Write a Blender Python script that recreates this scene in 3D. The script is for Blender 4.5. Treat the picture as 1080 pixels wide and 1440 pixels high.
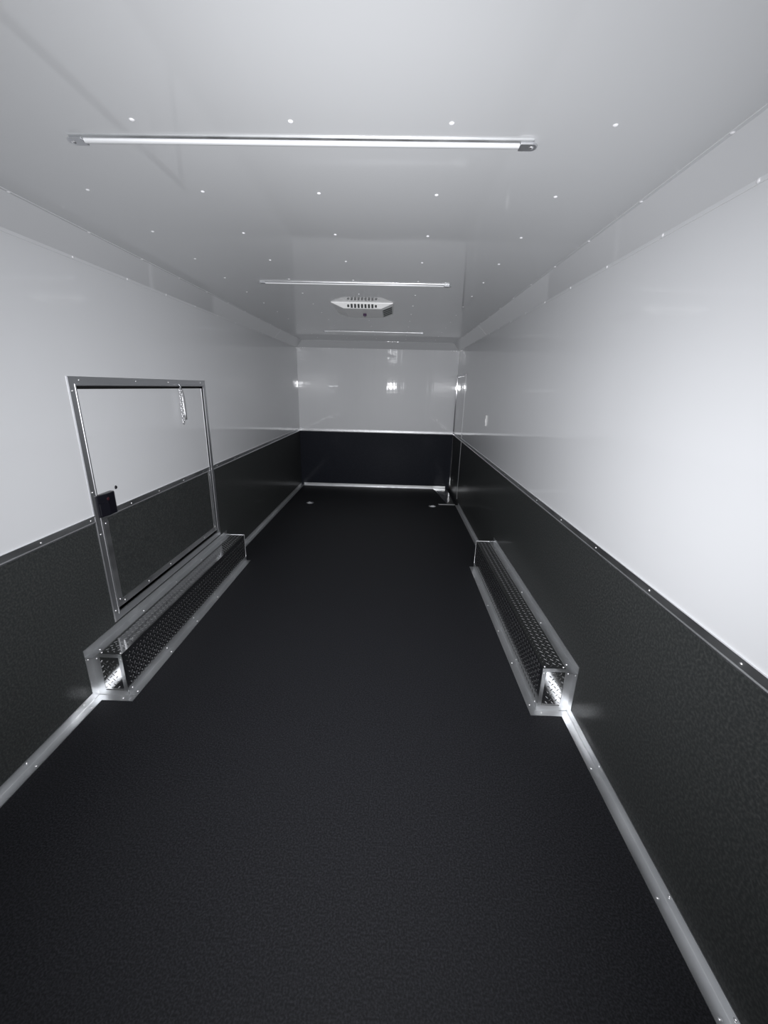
import bpy, bmesh, math, random
from mathutils import Vector, Matrix
random.seed(4)
sc = bpy.context.scene
for o in list(bpy.data.objects): bpy.data.objects.remove(o)
COL = sc.collection

# ------------------------------------------------------------------ camera
CX, CH = 0.2815, 1.5497
YAW, PITCH, ROLL, FPX = -0.0204, -0.3014, 0.0245, 564.7
cam = bpy.data.cameras.new('camera'); camo = bpy.data.objects.new('camera', cam); COL.objects.link(camo)
cy, sy, cp, sp, cr, sr = math.cos(YAW), math.sin(YAW), math.cos(PITCH), math.sin(PITCH), math.cos(ROLL), math.sin(ROLL)
f = Vector((sy*cp, cy*cp, sp)); r0 = Vector((cy, -sy, 0)); u0 = r0.cross(f)
rr = r0*cr + u0*sr; uu = u0*cr - r0*sr
M = Matrix((rr, uu, -f)).transposed().to_4x4(); M.translation = (CX, 0, CH)
camo.matrix_world = M
cam.sensor_fit = 'VERTICAL'; cam.sensor_height = 36; cam.lens = FPX/1440*36
cam.clip_start = 0.02
sc.camera = camo

# ------------------------------------------------------------------ light
sc.view_settings.view_transform = 'Standard'; sc.view_settings.look = 'None'
sc.view_settings.gamma = 1; sc.view_settings.exposure = 0.0
sc.view_settings.use_curve_mapping = False
w = bpy.data.worlds.new('world'); sc.world = w; w.use_nodes = True
w.node_tree.nodes['Background'].inputs[0].default_value = (.8, .9, 1, 1)
w.node_tree.nodes['Background'].inputs[1].default_value = 0.02
# phone flash, the only lamp: a small source with a forward beam
FLASH = 402; BEAM = 3.8; FLOOR_ = 0.03
fl = bpy.data.lights.new('phone_flash', 'POINT'); flo = bpy.data.objects.new('phone_flash', fl); COL.objects.link(flo)
M2 = M.copy(); M2.translation = (0.20, 0.01, 1.575); flo.matrix_world = M2
fl.energy = FLASH; fl.shadow_soft_size = 0.012; fl.color = (.965, .97, 1.0)
fl.use_nodes = True
nt = fl.node_tree; em = nt.nodes['Emission']
tc = nt.nodes.new('ShaderNodeTexCoord'); sx = nt.nodes.new('ShaderNodeSeparateXYZ')
m1 = nt.nodes.new('ShaderNodeMath'); m1.operation = 'MULTIPLY'; m1.inputs[1].default_value = -1; m1.use_clamp = True
m2 = nt.nodes.new('ShaderNodeMath'); m2.operation = 'POWER'; m2.inputs[1].default_value = BEAM
m3 = nt.nodes.new('ShaderNodeMath'); m3.operation = 'ADD'; m3.inputs[1].default_value = FLOOR_
nt.links.new(tc.outputs['Normal'], sx.inputs[0]); nt.links.new(sx.outputs['Z'], m1.inputs[0])
nt.links.new(m1.outputs[0], m2.inputs[0]); nt.links.new(m2.outputs[0], m3.inputs[0]); nt.links.new(m3.outputs[0], em.inputs['Strength'])

# ------------------------------------------------------------------ materials
def mat(name, col, rough, metal=0.0, bump=None, bump2=None, spec=.5, coat=0, croughness=.06, colnoise=None, roughnoise=None, aniso=None):
    m = bpy.data.materials.new(name); m.use_nodes = True
    t = m.node_tree; b = t.nodes['Principled BSDF']
    b.inputs['Base Color'].default_value = (*col, 1); b.inputs['Roughness'].default_value = rough
    b.inputs['Metallic'].default_value = metal; b.inputs['Specular IOR Level'].default_value = spec
    b.inputs['Coat Weight'].default_value = coat; b.inputs['Coat Roughness'].default_value = croughness; t.nodes['Principled BSDF'].inputs['Coat IOR'].default_value = 1.5
    tcn = t.nodes.new('ShaderNodeTexCoord')
    def noise(scale, stretch=(1, 1, 1), detail=2):
        mp = t.nodes.new('ShaderNodeMapping'); mp.inputs['Scale'].default_value = stretch
        n = t.nodes.new('ShaderNodeTexNoise'); n.inputs['Scale'].default_value = scale; n.inputs['Detail'].default_value = detail
        t.links.new(tcn.outputs['Object'], mp.inputs[0]); t.links.new(mp.outputs[0], n.inputs[0]); return n
    prev = None
    for bp in (bump, bump2):
        if bp:
            n = noise(bp[0], bp[2] if len(bp) > 2 else (1, 1, 1), bp[3] if len(bp) > 3 else 2)
            bn = t.nodes.new('ShaderNodeBump'); bn.inputs['Strength'].default_value = 1; bn.inputs['Distance'].default_value = bp[1]
            t.links.new(n.outputs['Fac'], bn.inputs['Height'])
            if prev: t.links.new(prev.outputs[0], bn.inputs['Normal'])
            prev = bn
    if prev:
        t.links.new(prev.outputs[0], b.inputs['Normal']); t.links.new(prev.outputs[0], b.inputs['Coat Normal'])
    if colnoise:
        sc_, c2, lo, hi = colnoise
        n = noise(sc_, detail=4); rp = t.nodes.new('ShaderNodeMapRange'); rp.inputs[1].default_value = lo; rp.inputs[2].default_value = hi
        mx = t.nodes.new('ShaderNodeMixRGB'); mx.inputs[1].default_value = (*col, 1); mx.inputs[2].default_value = (*c2, 1)
        t.links.new(n.outputs['Fac'], rp.inputs[0]); t.links.new(rp.outputs[0], mx.inputs[0]); t.links.new(mx.outputs[0], b.inputs['Base Color'])
    if roughnoise:
        sc_, st, lo, hi = roughnoise
        n = noise(sc_, st, 3); rp = t.nodes.new('ShaderNodeMapRange'); rp.inputs[1].default_value = .3; rp.inputs[2].default_value = .7
        rp.inputs[3].default_value = lo; rp.inputs[4].default_value = hi
        t.links.new(n.outputs['Fac'], rp.inputs[0]); t.links.new(rp.outputs[0], b.inputs['Roughness'])
    return m
M_WHITE = mat('white_gloss_aluminium_sheet', (.76, .77, .785), .4, bump=(2.2, .003, (1, .5, 1)), spec=.25, coat=.9, croughness=.04)
M_CEIL = mat('white_gloss_ceiling_sheet', (.70, .71, .72), .4, bump=(1.4, .0022, (1, .6, 1)), spec=.25, coat=1, croughness=.05)
M_FRONT = mat('white_gloss_front_sheet', (.76, .77, .785), .4, bump=(7, .0016, (1.6, 1, .18)), bump2=(5, .0005, (.3, 1, 2)), spec=.3, coat=1, croughness=.035)
M_BLACK = mat('black_vinyl_sheet', (.031, .034, .034), .5, bump=(2.5, .002), bump2=(260, .00015), spec=.12, coat=.15, croughness=.12, colnoise=(110, (.062, .064, .063), .42, .72))
M_BLACK_DIM = mat('black_vinyl_sheet_dimmed', (.010, .012, .018), .5, bump=(2.5, .002), spec=.1, coat=.1, croughness=.1, colnoise=(60, (.016, .018, .025), .42, .72))  # same black sheet as the side walls; far-end dimness put into the colour
M_FLOOR = mat('black_rubber_floor', (.006, .0065, .008), .6, bump=(300, .0004), spec=.25, colnoise=(170, (.023, .0235, .028), .4, .7))
M_ALU = mat('mill_aluminium', (.74, .75, .76), .38, 1, bump=(7, .0012, (1, 1, 1)), bump2=(30, .0003), roughnoise=(14, (1, .4, 1), .34, .46))
M_FRAME = mat('bright_aluminium_extrusion', (.74, .75, .77), .42, 1, bump=(6, .0006))
M_LOZ = mat('worn_tread_lozenge', (.75, .75, .75), .2, 1)
M_JAMB = mat('dark_chromed_jamb', (.45, .45, .47), .05, 1)
M_TREAD = mat('polished_diamond_plate', (.62, .62, .62), .13, 1, bump=(9, .0008))
M_RIVET = mat('rivet_metal', (.95, .95, .96), .38, 1)
M_WRIVET = mat('white_painted_rivet', (.9, .9, .92), .2, spec=.8)
M_PLASTIC = mat('white_abs_plastic', (.92, .92, .91), .35)
M_LOUVRE = mat('dark_vent_slot', (.05, .055, .055), .6)
M_GREY = mat('grey_louvre_plastic', (.45, .47, .46), .4)
M_KNOB = mat('dark_purple_knob', (.05, .02, .06), .35)
M_BLKPL = mat('black_moulded_plastic', (.006, .006, .010), .3)
M_RED = mat('dark_red_release', (.035, .006, .010), .4)
M_GASKET = mat('black_rubber_gasket', (.004, .004, .004), .7)
M_LENS = mat('frosted_light_lens', (.82, .83, .84), .25, coat=.5)
M_CHROME = mat('chrome', (.9, .9, .92), .08, 1)

# ------------------------------------------------------------------ helpers
def tag(o, label=None, cat=None, group=None, kind=None):
    if label: o['label'] = label
    if cat: o['category'] = cat
    if group: o['group'] = group
    if kind: o['kind'] = kind
    return o
def empty(name, loc=(0, 0, 0)):
    o = bpy.data.objects.new(name, None); COL.objects.link(o); o.location = loc; o.empty_display_size = .1; return o
class MB:
    def __init__(s): s.bm = bmesh.new(); s.mi = 0
    def poly(s, vs, faces):
        v = [s.bm.verts.new(p) for p in vs]
        for fc in faces:
            try: q = s.bm.faces.new([v[i] for i in fc]); q.material_index = s.mi
            except ValueError: pass
        return s
    def box(s, x0, x1, y0, y1, z0, z1):
        if x0 > x1: x0, x1 = x1, x0
        if y0 > y1: y0, y1 = y1, y0
        if z0 > z1: z0, z1 = z1, z0
        return s.poly([(x0,y0,z0),(x1,y0,z0),(x1,y1,z0),(x0,y1,z0),(x0,y0,z1),(x1,y0,z1),(x1,y1,z1),(x0,y1,z1)],
                      [(0,3,2,1),(4,5,6,7),(0,1,5,4),(1,2,6,5),(2,3,7,6),(3,0,4,7)])
    def prism(s, prof, fn, a, b):
        """closed profile (list of 2-tuples) extruded from a to b; fn(u,v,t) -> point"""
        n = len(prof)
        vs = [fn(u, v, a) for u, v in prof] + [fn(u, v, b) for u, v in prof]
        return s.poly(vs, [tuple(range(n-1, -1, -1)), tuple(range(n, 2*n))] + [(i, (i+1) % n, n+(i+1) % n, n+i) for i in range(n)])
    def tube(s, pts, r, n=8):
        pts = [Vector(p) for p in pts]; rings = []
        up = Vector((0.3, .5, .8)).normalized()
        for i, p in enumerate(pts):
            d = (pts[min(i+1, len(pts)-1)] - pts[max(i-1, 0)]).normalized()
            a = d.cross(up).normalized(); b = d.cross(a)
            rings.append([s.bm.verts.new(p + (a*math.cos(2*math.pi*k/n) + b*math.sin(2*math.pi*k/n))*r) for k in range(n)])
        for A, B in zip(rings, rings[1:]):
            for k in range(n): s.bm.faces.new((A[k], A[(k+1) % n], B[(k+1) % n], B[k]))
        s.bm.faces.new(rings[0][::-1]); s.bm.faces.new(rings[-1]); return s
    def dome(s, c, nrm, r, h, n=12, rings=3):
        c = Vector(c); nrm = Vector(nrm).normalized(); a = nrm.orthogonal().normalized(); b = nrm.cross(a)
        prev = None
        for k in range(rings):
            t = k/rings*math.pi/2
            cur = [s.bm.verts.new(c + (a*math.cos(2*math.pi*i/n) + b*math.sin(2*math.pi*i/n))*r*math.cos(t) + nrm*h*math.sin(t)) for i in range(n)]
            if prev:
                for i in range(n): s.bm.faces.new((prev[i], prev[(i+1) % n], cur[(i+1) % n], cur[i]))
            prev = cur
        top = s.bm.verts.new(c + nrm*h)
        for i in range(n): s.bm.faces.new((prev[i], prev[(i+1) % n], top))
        return s
    def build(s, name, mats, parent=None, smooth=False, bevel=0, loc=None):
        bmesh.ops.remove_doubles(s.bm, verts=s.bm.verts, dist=1e-6) if bevel else None
        bmesh.ops.recalc_face_normals(s.bm, faces=s.bm.faces)
        me = bpy.data.meshes.new(name)
        if loc: bmesh.ops.translate(s.bm, verts=s.bm.verts, vec=-Vector(loc))
        s.bm.to_mesh(me); s.bm.free()
        o = bpy.data.objects.new(name, me); COL.objects.link(o)
        for m in (mats if isinstance(mats, (list, tuple)) else [mats]): me.materials.append(m)
        if smooth:
            for p in me.polygons: p.use_smooth = True
        if loc: o.location = loc
        if parent:
            o.parent = parent
            o.location = o.location - parent_world(parent)
        if bevel:
            md = o.modifiers.new('bevel', 'BEVEL'); md.width = bevel; md.segments = 2; md.limit_method = 'ANGLE'
        return o
def parent_world(p):
    v = Vector((0, 0, 0))
    while p: v += p.location; p = p.parent
    return v
RIV = {}
def rivet(parent, p, nrm, r=.0055, h=.0025, m=None):
    if r < .005: r, h = .0052, .0032
    m = m or M_RIVET; key = (tuple(round(x, 3) for x in Vector(nrm).normalized()), r, h, m.name)
    if key not in RIV:
        b = MB(); b.dome((0, 0, 0), nrm, r, h)
        o = b.build('rivet', m, smooth=True); RIV[key] = o
    else:
        o = RIV[key].copy(); COL.objects.link(o)
    o.parent = parent; o.location = Vector(p) - parent_world(parent)
    return o

# ------------------------------------------------------------------ dimensions (metres; x right, y into the trailer, z up)
W2 = 1.2; YB = -1.6; D = 6.354; H = 2.175; HR = 0.905; XC = .092; ZC = 2.0866; T = .05
DY0, DY1, DZ0, DZ1 = 1.861, 3.228, .299, 1.5645; FW = .043
RY0, RZ1 = 5.56, 1.745
STR = dict(kind='structure')

# ------------------------------------------------------------------ shell
b = MB(); b.box(-W2-T, W2+T, YB, D+T, -T, 0)
floor = tag(b.build('floor', M_FLOOR), 'black speckled rubber floor of the trailer', **STR)
b = MB(); b.box(-W2-T, W2+T, YB, D+T, H, H+T)
ceiling = tag(b.build('ceiling', M_CEIL), 'glossy white one-piece ceiling sheet dotted with rivets', **STR)
for j in range(14):
    for i in range(-2, 3):
        y = 1.235 + j*.3875
        if y > D-.1: continue
        rivet(ceiling, (i*.4, y, H), (0, 0, -1), .0068, .0035, M_WRIVET)

def wall_side(name, s, holes, label):
    """side wall with an optional rectangular opening; white above HR, black below"""
    b = MB(); xa, xb = s*W2, s*(W2+T)
    def put(y0, y1, z0, z1):
        if y1-y0 < 1e-4 or z1-z0 < 1e-4: return
        if z0 < HR:
            b.mi = 1; b.box(xa, xb, y0, y1, z0, min(z1, HR))
        if z1 > HR:
            b.mi = 0; b.box(xa, xb, y0, y1, max(z0, HR), z1)
    y = YB
    for (h0, h1, k0, k1) in holes:
        put(y, h0, 0, H); put(h0, h1, 0, k0); put(h0, h1, k1, H); y = h1
    put(y, D, 0, H)
    return tag(b.build(name, [M_WHITE, M_BLACK]), label, **STR)
wl = wall_side('wall_left', -1, [(DY0+FW, DY1-FW, DZ0+FW, DZ1-FW)], 'left wall, glossy white sheet over a black lower panel')
wr = wall_side('wall_right', 1, [], 'right wall, glossy white sheet over a black lower panel')
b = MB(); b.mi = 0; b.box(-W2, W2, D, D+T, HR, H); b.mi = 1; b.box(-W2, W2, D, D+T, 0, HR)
wf = tag(b.build('wall_front', [M_FRONT, M_BLACK_DIM]), 'far end wall, white sheet over a black lower panel', **STR)

# coves between walls and ceiling
nT = [0]
def trim_name():
    nT[0] += 1; return 'trim_%d' % nT[0]
RIV_Y = [1.235 + .3875*k for k in range(-1, 14)]
for s, side in ((-1, 'left'), (1, 'right')):
    for k, (y0, y1) in enumerate(((YB, 2.09), (2.09, 4.5), (4.5, D-.001)) if s > 0 else ((YB, 3.27), (3.27, 5.2), (5.2, D-.001))):
        o = .0007*(1-k % 2)
        b = MB()
        prof = [(W2, ZC), (W2-XC, H), (W2-XC-.016, H), (W2-XC-.016, H-.0015-o), (W2-XC-.003-o, H-.0015-o), (W2-.002-o, ZC-.002-o), (W2-.002-o, ZC-.016), (W2, ZC-.016)]
        b.prism(prof, lambda u, v, t: (s*u, t, v), y0, y1)
        t = tag(b.build(trim_name(), M_WHITE), '%s white sloping cove strip under the ceiling, %s length' % (side, ('near', 'middle', 'far')[k]), **STR)
        for y in RIV_Y:
            if y0+.02 < y < y1-.02 and y > .8 and y < D-.1:
                rivet(t, (s*(W2-XC-.010), y+.02, H-.0015-o), (0, 0, -1), .006, .003, M_WRIVET)
                rivet(t, (s*(W2-.002-o), y+.03, ZC-.008), (-s, 0, 0), .006, .003, M_WRIVET)
b = MB(); prof = [(D, ZC), (D-XC, H), (D-XC-.016, H), (D-XC-.016, H-.0015), (D-XC, H-.0015), (D-.002, ZC-.002), (D-.002, ZC-.016), (D, ZC-.016)]
b.prism(prof, lambda u, v, t: (t, u, v), -W2+.002, W2-.002)
t = tag(b.build(trim_name(), M_FRONT), 'white sloping cove strip across the top of the far end wall', **STR)
for i in range(7):
    x = -1.08+i*.36
    rivet(t, (x, D-.002, ZC-.008), (0, -1, 0), .006, .003)
for x in (-1.15, -1.11, 1.12, 1.155):
    rivet(t, (x, D-.002, ZC-.008), (0, -1, 0), .009, .0035)
# wall-panel joint strips (thin overlapping sheet edges on the right wall)
b = MB(); b.box(W2-.0005, W2, YB, 2.035, HR, ZC-.016)
tag(b.build(trim_name(), M_WHITE), 'overlapping white sheet on the right wall, near side of the joint', **STR)

# wainscot rails
def rail_prof(): return [(0, -.040), (.004, -.040), (.005, -.034), (.0025, -.030), (.0025, -.008), (.007, -.005), (.007, 0), (0, 0)]
def rail(s, y0, y1, label, riv):
    b = MB(); b.prism(rail_prof(), lambda u, v, t: (s*(W2-u), t, HR+v), y0, y1)
    o = tag(b.build(trim_name(), M_ALU), label, **STR)
    for y in riv:
        if y0 < y < y1: rivet(o, (s*(W2-.0025), y, HR-.019), (-s, 0, 0), .005, .003)
rail(-1, YB, DY0, 'aluminium rail on the left wall before the escape door', [1.544, 1.835, .9, 1.2])
rail(-1, DY1, D-.007, 'aluminium rail on the left wall beyond the escape door', [3.3+.39*k for k in range(8)])
rail(1, YB, D-.007, 'aluminium rail along the right wall above the black panel', [.903+.395*k for k in range(14)])
b = MB(); b.prism(rail_prof(), lambda u, v, t: (t, D-u, HR+v), -W2, W2-.002)
o = tag(b.build(trim_name(), M_ALU), 'aluminium rail across the far end wall', **STR)
for i in range(7): rivet(o, (-1.08+.36*i, D-.0025, HR-.019), (0, -1, 0), .005, .003)

# floor angles
LT = .040
def angle(s, y0, y1, name, label, riv):
    b = MB(); prof = [(0, 0), (LT, 0), (LT, .002), (.004, .002), (.002, .004), (.002, LT), (0, LT)]
    b.prism(prof, lambda u, v, t: (s*(W2-u), t, v), y0, y1)
    o = tag(b.build(name, M_ALU), label, **STR)
    for y in riv:
        if y0 < y < y1:
            rivet(o, (s*(W2-.002), y, .026), (-s, 0, 0), .0045, .002); rivet(o, (s*(W2-.026), y+.01, .002), (0, 0, 1), .0045, .002)
    return o
LB = dict(y0=1.663, y1=3.359, w=.1575, h=.2485)
RB = dict(y0=1.676, y1=3.380, w=.1533, h=.2532)
angle(-1, YB, LB['y0']-LT, 'baseboard_left', 'aluminium floor angle along the left wall before the wheel box', [1.56, 1.24, .9])
angle(-1, LB['y1'], D-.002, 'baseboard_left', 'aluminium floor angle along the left wall beyond the wheel box', [3.8+.5*k for k in range(5)])
angle(1, YB, RB['y0']-LT, 'baseboard_right', 'aluminium floor angle along the right wall before the wheel box', [1.34, .88, .62])
angle(1, RB['y1'], 5.40, 'baseboard_right', 'aluminium floor angle along the right wall beyond the wheel box', [3.7+.5*k for k in range(4)])
b = MB(); prof = [(0, 0), (LT, 0), (LT, .002), (.004, .002), (.002, .004), (.002, LT), (0, LT)]
b.prism(prof, lambda u, v, t: (t, D-u, v), -W2+.041, 1.13)
o = tag(b.build('baseboard_front', M_ALU), 'aluminium floor angle along the far end wall', **STR)

# ------------------------------------------------------------------ left escape door
door = tag(empty('door_1', (-W2, (DY0+DY1)/2, DZ0)), 'escape door in the left wall above the wheel box', **STR)
prof = [(0, 0), (0, .003), (.003, .005), (.033, .006), (.035, .008), (.040, .008), (FW, .007), (FW, -.03), (FW-.003, -.03), (FW-.003, 0)]
def frame_piece(a, c, n_in, mitre0, mitre1):
    """a,c: outer corner points (y,z); n_in inward dir; mitred ends"""
    b = MB(); d = Vector((c[0]-a[0], c[1]-a[1])); L = d.length; d.normalize(); n_in = Vector(n_in)
    n = len(prof); vs = []
    for (t0, sgn, mi) in ((0, 1, mitre0), (L, -1, mitre1)):
        for u, v in prof:
            p = Vector(a) + d*(t0+sgn*u*mi) + n_in*u
            vs.append((-W2+v, p.x, p.y))
    b.poly(vs, [tuple(range(n-1, -1, -1)), tuple(range(n, 2*n))] + [(i, (i+1) % n, n+(i+1) % n, n+i) for i in range(n)])
    return b
TL, TR, BL, BR = (DY0, DZ1), (DY1, DZ1), (DY0, DZ0), (DY1, DZ0)
fr = frame_piece(TL, TR, (0, -1), 1, 1).build('frame_head', M_FRAME, door)
for y in (1.93, 2.36, 2.70, 3.15): rivet(fr, (-W2+.0055, y, DZ1-.017), (1, 0, 0), .0045, .002)
fj = frame_piece(BL, TL, (1, 0), 1, 1).build('frame_jamb', M_FRAME, door)
for z in (1.5, 1.02, .80, .36): rivet(fj, (-W2+.0055, DY0+.017, z), (1, 0, 0), .0045, .002)
fj2 = frame_piece(BR, TR, (-1, 0), 1, 1).build('frame_jamb', M_FRAME, door)
fs = frame_piece(BL, BR, (0, 1), 1, 1).build('frame_sill', M_FRAME, door)
# dark seal behind the gap
gx = -W2-.028
b = MB(); b.box(gx-.01, gx, DY0+FW-.003, DY1-FW+.003, DZ0+FW-.003, DZ1-FW+.003)
b.build('door_seal', M_GASKET, door)
G = .014
py0, py1, pz0, pz1 = DY0+FW+G-.004, DY1-FW-G+.002, DZ0+FW+G, DZ1-FW-G
px = -W2-.004
b = MB(); b.mi = 1; b.box(gx, px, py0, py1, pz0, HR); b.mi = 0; b.box(gx, px, py0, py1, HR, pz1)
pan = b.build('door_panel', [M_WHITE, M_BLACK], door)
b = MB(); b.prism(rail_prof(), lambda u, v, t: (px+u, t, HR+v), py0+.002, py1-.002)
o = b.build('panel_rail', M_ALU, pan)
for y in (1.96, 2.16, 2.44, 2.75, 3.05): rivet(o, (px+.0025, y, HR-.02), (1, 0, 0), .0045, .002)
tw = .040
for (a, c, d_, e) in ((py0+.002, py0+tw, pz0+.002, HR-.042), (py1-tw, py1-.002, pz0+.002, HR-.042), (py0+tw, py1-tw, pz0+.002, pz0+tw)):
    b = MB(); b.box(px, px+.003, a, c, d_, e); o = b.build('panel_trim', M_ALU, pan, bevel=.0008)
    if c-a > .2:
        for y in (1.97, 2.2, 2.45, 2.7, 2.95): rivet(o, (px+.003, y, pz0+.02), (1, 0, 0), .0045, .002)
    else:
        for z in (.40, .84): rivet(o, (px+.003, (a+c)/2, z), (1, 0, 0), .0045, .002)
# latch box
ly0, ly1, lz0, lz1 = 1.885, 2.005, .905-.020, 1.0
b = MB()
prof_l = [(ly0, px+.0031), (ly0, px+.020), (ly0+.055, px+.034), (ly1-.012, px+.034), (ly1, px+.024), (ly1, px+.0031)]
b.prism(prof_l, lambda u, v, t: (v, u, t), lz0, lz1)
la = tag(b.build('latch_box', M_BLKPL, door, bevel=.004), 'black plastic latch housing')
b = MB(); b.dome((px+.031, ly0+.055, lz1-.028), (.9, -.3, 0), .012, .004)
tag(b.build('release_button', M_RED, la, smooth=True), 'dark red release button')
b = MB(); b.prism([(ly0+.004, 0), (ly0+.045, 0), (ly0+.052, .010), (ly0+.052, .048), (ly0+.045, .06), (ly0+.004, .06)], lambda u, v, t: (px+.0215+(u-ly0)*.254+t, u, lz0+.010+v), 0, .004)
b.build('finger_cup', M_BLKPL, la)
b = MB(); b.dome((px, 2.058, 1.003), (1, 0, 0), .010, .006, 16)
tag(b.build('bump_plug', M_BLKPL, door, smooth=True), 'small round black plug above the latch')

# hook and chain under the door head
hc = tag(empty('retaining_chain', (-W2+.02, 2.80, 1.52)), 'shiny silver hook and dangling chain at the top edge of the escape door', 'chain')
hx = -W2+.018
b = MB(); pts = [(hx-.006, 2.795, 1.535), (hx+.010, 2.795, 1.535), (hx+.016, 2.79, 1.520), (hx+.014, 2.80, 1.502), (hx+.006, 2.812, 1.500), (hx+.004, 2.818, 1.510)]
b.tube(pts, .0045, 10).build('hook', M_CHROME, hc, smooth=True)
b = MB(); n = 12
for k in range(n):     # chain links hanging
    z = 1.500-k*.0195; c = Vector((hx+.006, 2.803-.0005*k, z)); ring = []
    A = Vector((0, 1, 0)) if k % 2 else Vector((1, 0, 0))
    for i in range(11):
        a = 2*math.pi*i/10; ring.append(c + A*math.cos(a)*.0075 + Vector((0, 0, 1))*math.sin(a)*.0135)
    b.tube(ring, .0034, 6)
b.build('chain_links', M_RIVET, hc, smooth=True)
b = MB(); vs = []; pr = [(0, .000), (.010, .003), (.012, .006), (.010, .009), (0, .010)]
segs = [(2.822, 1.497, .5), (2.830, 1.46, 1.0), (2.834, 1.40, 1.0), (2.836, 1.34, .8), (2.834, 1.30, .45)]
rows = []
for (yy, zz, sw) in segs:
    rows.append([b.bm.verts.new((hx+.002+du*1.2, yy-.016*sw+dv*3.6*sw, zz)) for du, dv in [(0, 0), (.006, .002), (.009, .005), (.006, .008), (0, .010)]])
for A, B in zip(rows, rows[1:]):
    for i in range(5): b.bm.faces.new((A[i], A[(i+1) % 5], B[(i+1) % 5], B[i]))
b.bm.faces.new(rows[0]); b.bm.faces.new(rows[-1])
b.build('snap_clip', mat('brushed_bright_clip', (.97, .97, .98), .5, 1), hc, smooth=True)

# ------------------------------------------------------------------ right side door near the far end
d2 = tag(empty('door_2', (W2, (RY0+D)/2, 0)), 'flush side door in the right wall beside the far corner', **STR)
dx = W2-.0005
def rbox(y0, y1, z0, z1, th=.010, m=M_FRAME, name='frame', par=d2):
    b = MB(); b.box(W2-th, W2, y0, y1, z0, z1); return b.build(name, m, par, bevel=.001)
rbox(RY0, D-.004, RZ1-.03, RZ1, name='frame_head', m=M_JAMB)
rbox(D-.045, D-.004, 0.045, RZ1-.031, .012, name='frame_jamb', m=M_JAMB)
rbox(RY0-.016, RY0, .05, HR-.042, .003, name='frame_jamb', m=M_ALU)
b = MB(); b.mi = 0; b.box(W2-.004, W2, RY0+.004, D-.05, HR+.002, RZ1-.034); b.mi = 1; b.box(W2-.004, W2, RY0+.004, D-.05, .05, HR-.042)
b.build('door_panel', [M_WHITE, M_BLACK], d2)
# threshold plate
tp = tag(empty('threshold_plate', (1.08, 5.9, 0)), 'shiny crumpled aluminium threshold plate on the floor by the side door', 'threshold plate')
b = MB()
out = [(.93, 6.31), (.955, 6.20), (.976, 6.03), (1.01, 5.75), (1.052, 5.47), (1.150, 5.47), (1.155, 6.31)]
b.prism(out, lambda u, v, t: (u, v, t), 0.0, .004)
b.build('plate', mat('crumpled_bright_aluminium', (.85, .85, .84), .16, 1, bump=(14, .004)), tp)
b = MB(); b.box(.93, 1.158, 5.405, 5.435, 0, .006); b.build('edge_strip', M_ALU, tp, bevel=.001)

# small switch on the right wall
ws = tag(empty('wall_switch', (W2, 4.14, 1.25)), 'small narrow white switch on the right white wall', 'switch')
b = MB(); b.box(W2-.010, W2-.0012, 4.125, 4.155, 1.20, 1.305); b.build('cover_plate', M_PLASTIC, ws, bevel=.002)
b = MB(); b.box(W2-.014, W2-.010, 4.134, 4.146, 1.235, 1.27); b.build('toggle', M_PLASTIC, ws, bevel=.001)

# ------------------------------------------------------------------ diamond-plate wheel boxes
def lozenge(b, c, nrm, dirv, L=.0105, w=.0028, h=.0017):
    side = nrm.cross(dirv)
    base = [c + dirv*L, c + dirv*L*.5 + side*w, c - dirv*L*.5 + side*w, c - dirv*L, c - dirv*L*.5 - side*w, c + dirv*L*.5 - side*w]
    top = [c + dirv*L*.55 + nrm*h, c - dirv*L*.55 + nrm*h]
    v = [b.bm.verts.new(p) for p in base]; t = [b.bm.verts.new(p) for p in top]
    for q_ in (0,):
     for fc in ((v[0], v[1], t[0]), (v[1], v[2], t[1], t[0]), (v[2], v[3], t[1]), (v[3], v[4], t[1]), (v[4], v[5], t[0], t[1]), (v[5], v[0], t[0])):
        q = b.bm.faces.new(fc); q.material_index = 1
def plate(name, par, O, U, V, lu, lv, nrm, th=.003, marg=(0, 0, 0, 0)):
    """thin slab with raised lozenges; O corner on outer face, U/V directions"""
    O, U, V, nrm = map(Vector, (O, U, V, nrm)); b = MB()
    q = [O, O+U*lu, O+U*lu+V*lv, O+V*lv]
    b.poly([tuple(p) for p in q] + [tuple(p-nrm*th) for p in q], [(0, 1, 2, 3), (7, 6, 5, 4), (0, 4, 5, 1), (1, 5, 6, 2), (2, 6, 7, 3), (3, 7, 4, 0)])
    bmesh.ops.recalc_face_normals(b.bm, faces=b.bm.faces)
    P = .031; k = 0
    d1 = (U+V).normalized(); d2 = (U-V).normalized()
    nu, nv = int(2*lu/P), int(2*lv/P)
    for i in range(1, nu):
        for j in range(1, nv):
            if (i+j) % 2: continue
            u, v = i*P/2, j*P/2
            if u < .01+marg[0] or u > lu-.01-marg[1] or v < .01+marg[2] or v > lv-.01-marg[3]: continue
            lozenge(b, O+U*u+V*v, nrm, d1 if i % 2 else d2)
    return b.build(name, [M_TREAD, M_LOZ], par)
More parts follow.
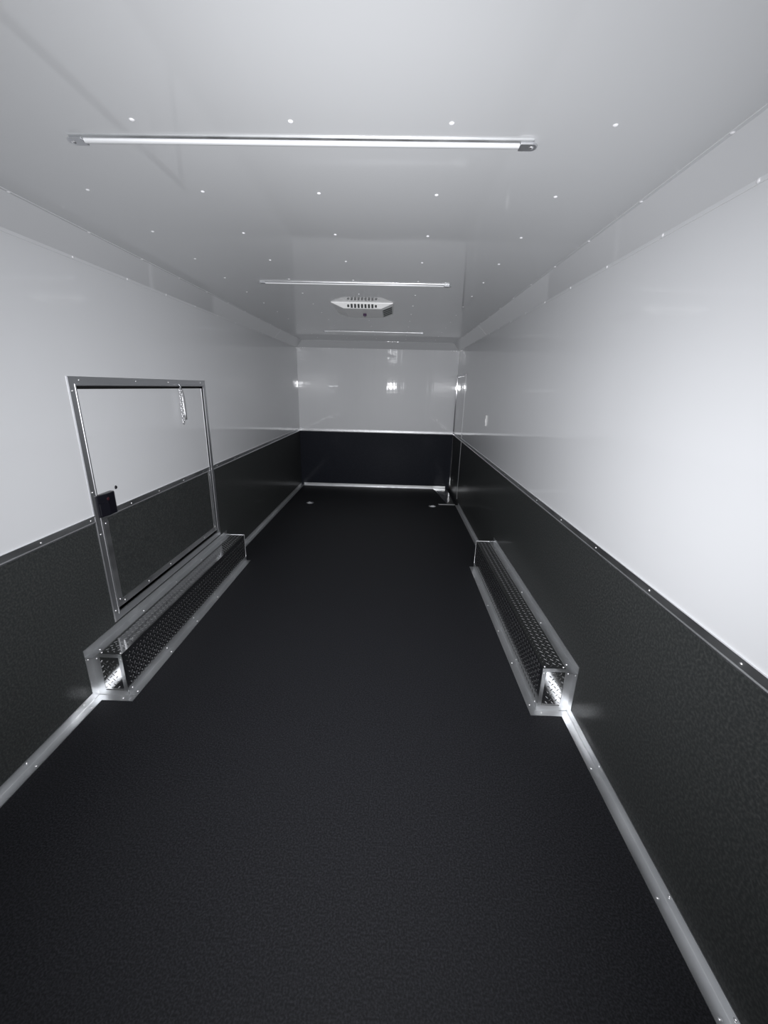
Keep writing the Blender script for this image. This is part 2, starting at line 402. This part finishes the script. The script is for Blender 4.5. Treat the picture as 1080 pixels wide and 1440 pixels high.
def wheel_box(s, P, label):
    y0, y1, w_, h = P['y0'], P['y1'], P['w'], P['h']
    root = tag(empty('wheel_box', (s*(W2-w_/2), (y0+y1)/2, 0)), label, 'wheel box')
    X = lambda u: s*(W2-.0004-u)            # u = distance from the wall
    t = .003
    # panels
    plate('side_panel', root, (X(w_), y0, .001), (0, 1, 0), (0, 0, 1), y1-y0, h-.001, (-s, 0, 0), marg=(.02, .01, .035, 0))
    plate('top_panel', root, (X(w_-t), y0+t, h), (0, 1, 0), (s, 0, 0), y1-y0-2*t, w_-t-.001, (0, 0, 1), marg=(0, 0, 0, .035))
    plate('end_panel', root, (X(.001), y0, .001), (-s, 0, 0), (0, 0, 1), w_-t-.001, h-.001, (0, -1, 0), marg=(.035, .022, .035, .022))
    plate('end_panel', root, (X(.001), y1, .001), (-s, 0, 0), (0, 0, 1), w_-t-.001, h-.001, (0, 1, 0), marg=(.035, .0, .035, .0))
    A = LT; g = .0021
    # angle on the wall above the top
    b = MB(); pf = [(0, 0), (A, 0), (A, .002), (.002, .002), (.002, A), (0, A)]
    b.prism(pf, lambda u, v, q: (X(u), q, h+v), y0-A, y1)
    o = b.build('wall_trim', M_ALU, root)
    for y in [y0+.03+.37*k for k in range(5)]: rivet(o, (X(.028), y, h+.002), (0, 0, 1), .0045, .002)
    # near end: upright angle against the wall, floor angle
    b = MB(); b.box(X(0), X(.002), y0-A, y0, .0, h-.0005)
    b.box(X(.002), X(A), y0-.002, y0, .0, h-.0005)
    o = b.build('end_trim', M_ALU, root); rivet(o, (X(.026), y0-.002, h-.03), (0, -1, 0), .0045, .002); rivet(o, (X(.002), y0-.022, h-.022), (-s, 0, 0), .0045, .002)
    b = MB(); b.box(X(.003), X(w_+A), y0-A, y0-.004, .0, .002); b.box(X(.041), X(w_), y0-.004, y0-.002, 0, A-.008)
    o = b.build('end_floor_trim', M_ALU, root); rivet(o, (X(w_-.02), y0-.022, .002), (0, 0, 1), .0045, .002)
    # aisle side: floor angle with paired rivets
    b = MB(); b.box(X(w_), X(w_+A), y0-.003, y1, 0, .002); b.box(X(w_), X(w_+.002), y0, y1, .002, A)
    o = b.build('side_floor_trim', M_ALU, root)
    for y in [y0+.03+.33*k for k in range(5)]:
        rivet(o, (X(w_+.024), y, .002), (0, 0, 1), .0045, .002); rivet(o, (X(w_+.002), y, .026), (-s, 0, 0), .0045, .002)
    # corner edges at the near end
    c = .019
    b = MB(); b.box(X(w_), X(w_-c), y0-.0035, y0-.0018, .033, h); b.box(X(A+.001), X(w_-c), y0-.0035, y0-.0018, h-c, h)
    o = b.build('corner_trim', M_ALU, root); rivet(o, (X(w_-.009), y0-.0035, h-.03), (0, -1, 0), .004, .002)
    rivet(o, (X(w_-.012), y0+.010, h), (0, 0, 1), .004, .002); rivet(o, (X(.05), y0+.010, h), (0, 0, 1), .004, .002)
    # lip at the far end
    b = MB(); b.box(X(.001), X(w_+.002), y1, y1+.003, .002, h+.003)
    b.build('end_lip', M_FRAME, root)
    return root
wheel_box(-1, LB, 'diamond-plate wheel box on the floor below the left escape door')
wheel_box(1, RB, 'diamond-plate wheel box on the floor against the right wall')

# ------------------------------------------------------------------ ceiling light strips
def light_strip(yc, x0, x1, label):
    root = tag(empty('ceiling_light', ((x0+x1)/2, yc, H)), label, 'ceiling light', 'light strips across the ceiling')
    pf = [(-.017, 0), (-.017, -.003), (-.013, -.006), (.013, -.006), (.017, -.003), (.017, 0)]
    b = MB(); b.prism(pf, lambda u, v, t: (t, yc+u, H+v), x0+.012, x1-.012); b.build('housing', M_ALU, root)
    n = 10; pl = [(.009*math.cos(math.pi*i/n), -.0061-.006*math.sin(math.pi*i/n)) for i in range(n+1)]
    b = MB(); b.prism(pl, lambda u, v, t: (t, yc+u, H+v), x0+.046, x1-.046); b.build('lens', M_LENS, root, smooth=False)
    for sx_ in (-1, 1):
        xe = x0 if sx_ < 0 else x1
        b = MB(); prof_c = [(xe-sx_*.045, -.0165)] + [(xe-sx_*.014+sx_*.014*math.sin(math.pi*k/8), -.0165*math.cos(math.pi*k/8)) for k in range(9)] + [(xe-sx_*.045, .0165)]
        b.prism(prof_c, lambda u, v, t: (u, yc+v, H-t), .0061, .0105)
        e = b.build('end_cap', M_FRAME, root, bevel=.001)
        s_ = rivet(e, (xe-sx_*.014, yc, H-.0105), (0, 0, -1), .006, .003); s_.name = 'screw'
    return root
light_strip(1.314, -.625, .635, 'long thin ceiling light strip nearest the camera')
light_strip(2.862, -.615, .612, 'thin ceiling light strip in front of the white air conditioner')
light_strip(5.22, -.60, .60, 'farthest thin ceiling light strip, beyond the white air conditioner')

# ------------------------------------------------------------------ ceiling air conditioner
ac = tag(empty('air_conditioner', (0, 3.7, H)), 'white ceiling air conditioner with slotted front and side louvre', 'air conditioner')
ax, ay0, ay1, bx, by0, by1, hz = .243, 3.45, 3.95, .148, 3.478, 3.90, .042
b = MB()
b.poly([(-ax, ay0, H), (ax, ay0, H), (ax, ay1, H), (-ax, ay1, H), (-ax, ay0, H-.006), (ax, ay0, H-.006), (ax, ay1, H-.006), (-ax, ay1, H-.006),
        (-bx, by0, H-hz), (bx, by0, H-hz), (bx, by1, H-hz), (-bx, by1, H-hz)],
       [(0, 3, 2, 1), (0, 1, 5, 4), (1, 2, 6, 5), (2, 3, 7, 6), (3, 0, 4, 7), (4, 5, 9, 8), (5, 6, 10, 9), (6, 7, 11, 10), (7, 4, 8, 11), (8, 9, 10, 11)])
b.build('housing', M_PLASTIC, ac, bevel=.006)
# front slots on the sloped face
A0 = Vector((0, ay0, H-.006)); A1 = Vector((0, by0, H-hz)); dn = (A1-A0); nr = Vector((0, -dn.z*-1, dn.y)).normalized()
nr = dn.cross(Vector((1, 0, 0))).normalized()
if nr.y > 0: nr = -nr
g = MB()
for k in range(9):
    x = -.108+k*.027; q = .012+.0*k; lo, hi = (.18, .86) if 0 < k < 8 else (.3, .75)
    p = [A0+dn*lo+Vector((x-.008, 0, 0)), A0+dn*lo+Vector((x+.008, 0, 0)), A0+dn*hi+Vector((x+.008, 0, 0)), A0+dn*hi+Vector((x-.008, 0, 0))]
    g.poly([tuple(v+nr*.0002) for v in p]+[tuple(v+nr*.0012) for v in p], [(0, 1, 2, 3), (4, 5, 6, 7), (0, 1, 5, 4), (1, 2, 6, 5), (2, 3, 7, 6), (3, 0, 4, 7)])
tag(g.build('front_grille', M_LOUVRE, ac), 'dark slots of the front vent')
# side louvre on the right slope
B0 = Vector((ax, 0, H-.006)); B1 = Vector((bx, 0, H-hz)); dn2 = B1-B0; n2 = Vector((-dn2.z, 0, dn2.x)).normalized()
if n2.z > 0: n2 = -n2
g = MB()
def slab(m_, ya, yb, lo, hi, z0, z1):
    p = [B0+dn2*lo+Vector((0, ya, 0)), B0+dn2*lo+Vector((0, yb, 0)), B0+dn2*hi+Vector((0, yb, 0)), B0+dn2*hi+Vector((0, ya, 0))]
    m_.poly([tuple(v+n2*z0) for v in p]+[tuple(v+n2*z1) for v in p], [(0, 1, 2, 3), (4, 5, 6, 7), (0, 1, 5, 4), (1, 2, 6, 5), (2, 3, 7, 6), (3, 0, 4, 7)])
slab(g, 3.53, 3.87, .08, .92, .0002, .002)
lo = g.build('side_louvre', M_GREY, ac)
for k in range(4):
    g = MB(); slab(g, 3.55+k*.082, 3.59+k*.082, .14, .86, .0021, .004); g.build('louvre_slot', M_LOUVRE, lo)

b = MB(); c0 = Vector((0.005, 3.70, H-hz)); n = 16
b.prism([(.014*math.cos(2*math.pi*i/n), .014*math.sin(2*math.pi*i/n)) for i in range(n)], lambda u, v, t: (c0.x+u, c0.y+v, c0.z-t), 0, .018)
b.box(c0.x-.003, c0.x+.003, c0.y-.014, c0.y+.014, c0.z-.024, c0.z-.018)
tag(b.build('knob', M_KNOB, ac), 'dark purple control knob')

# ------------------------------------------------------------------ recessed floor rings
def d_ring(x, y, label):
    root = tag(empty('tie_down_ring', (x, y, 0)), label, 'tie-down ring', 'tie-down rings in the floor')
    n = 20; b = MB(); prev = None
    for (r_, z_) in ((.052, .001), (.050, .003), (.042, .0035), (.034, .0012), (.0, .001)):
        cur = [b.bm.verts.new((x+r_*math.cos(2*math.pi*i/n), y+r_*math.sin(2*math.pi*i/n), z_)) for i in range(n)] if r_ else b.bm.verts.new((x, y, z_))
        if prev:
            for i in range(n):
                if r_: b.bm.faces.new((prev[i], prev[(i+1) % n], cur[(i+1) % n], cur[i]))
                else: b.bm.faces.new((prev[i], prev[(i+1) % n], cur))
        prev = cur
    b.build('pan', M_ALU, root, smooth=True)
    b = MB(); pts = [(x-.026, y-.012, .008)] + [(x+.026*math.cos(math.pi-math.pi*k/10), y+.026*math.sin(math.pi-math.pi*k/10), .008) for k in range(11)] + [(x+.026, y-.012, .008)]
    b.tube(pts, .004, 8)
    b.box(x-.03, x+.03, y-.018, y-.008, .002, .013)
    b.build('ring', M_CHROME, root, smooth=False)
d_ring(-.852, 5.309, 'small round tie-down ring in the floor near the left far corner')
d_ring(.836, 5.316, 'small round tie-down ring in the floor by the threshold plate')
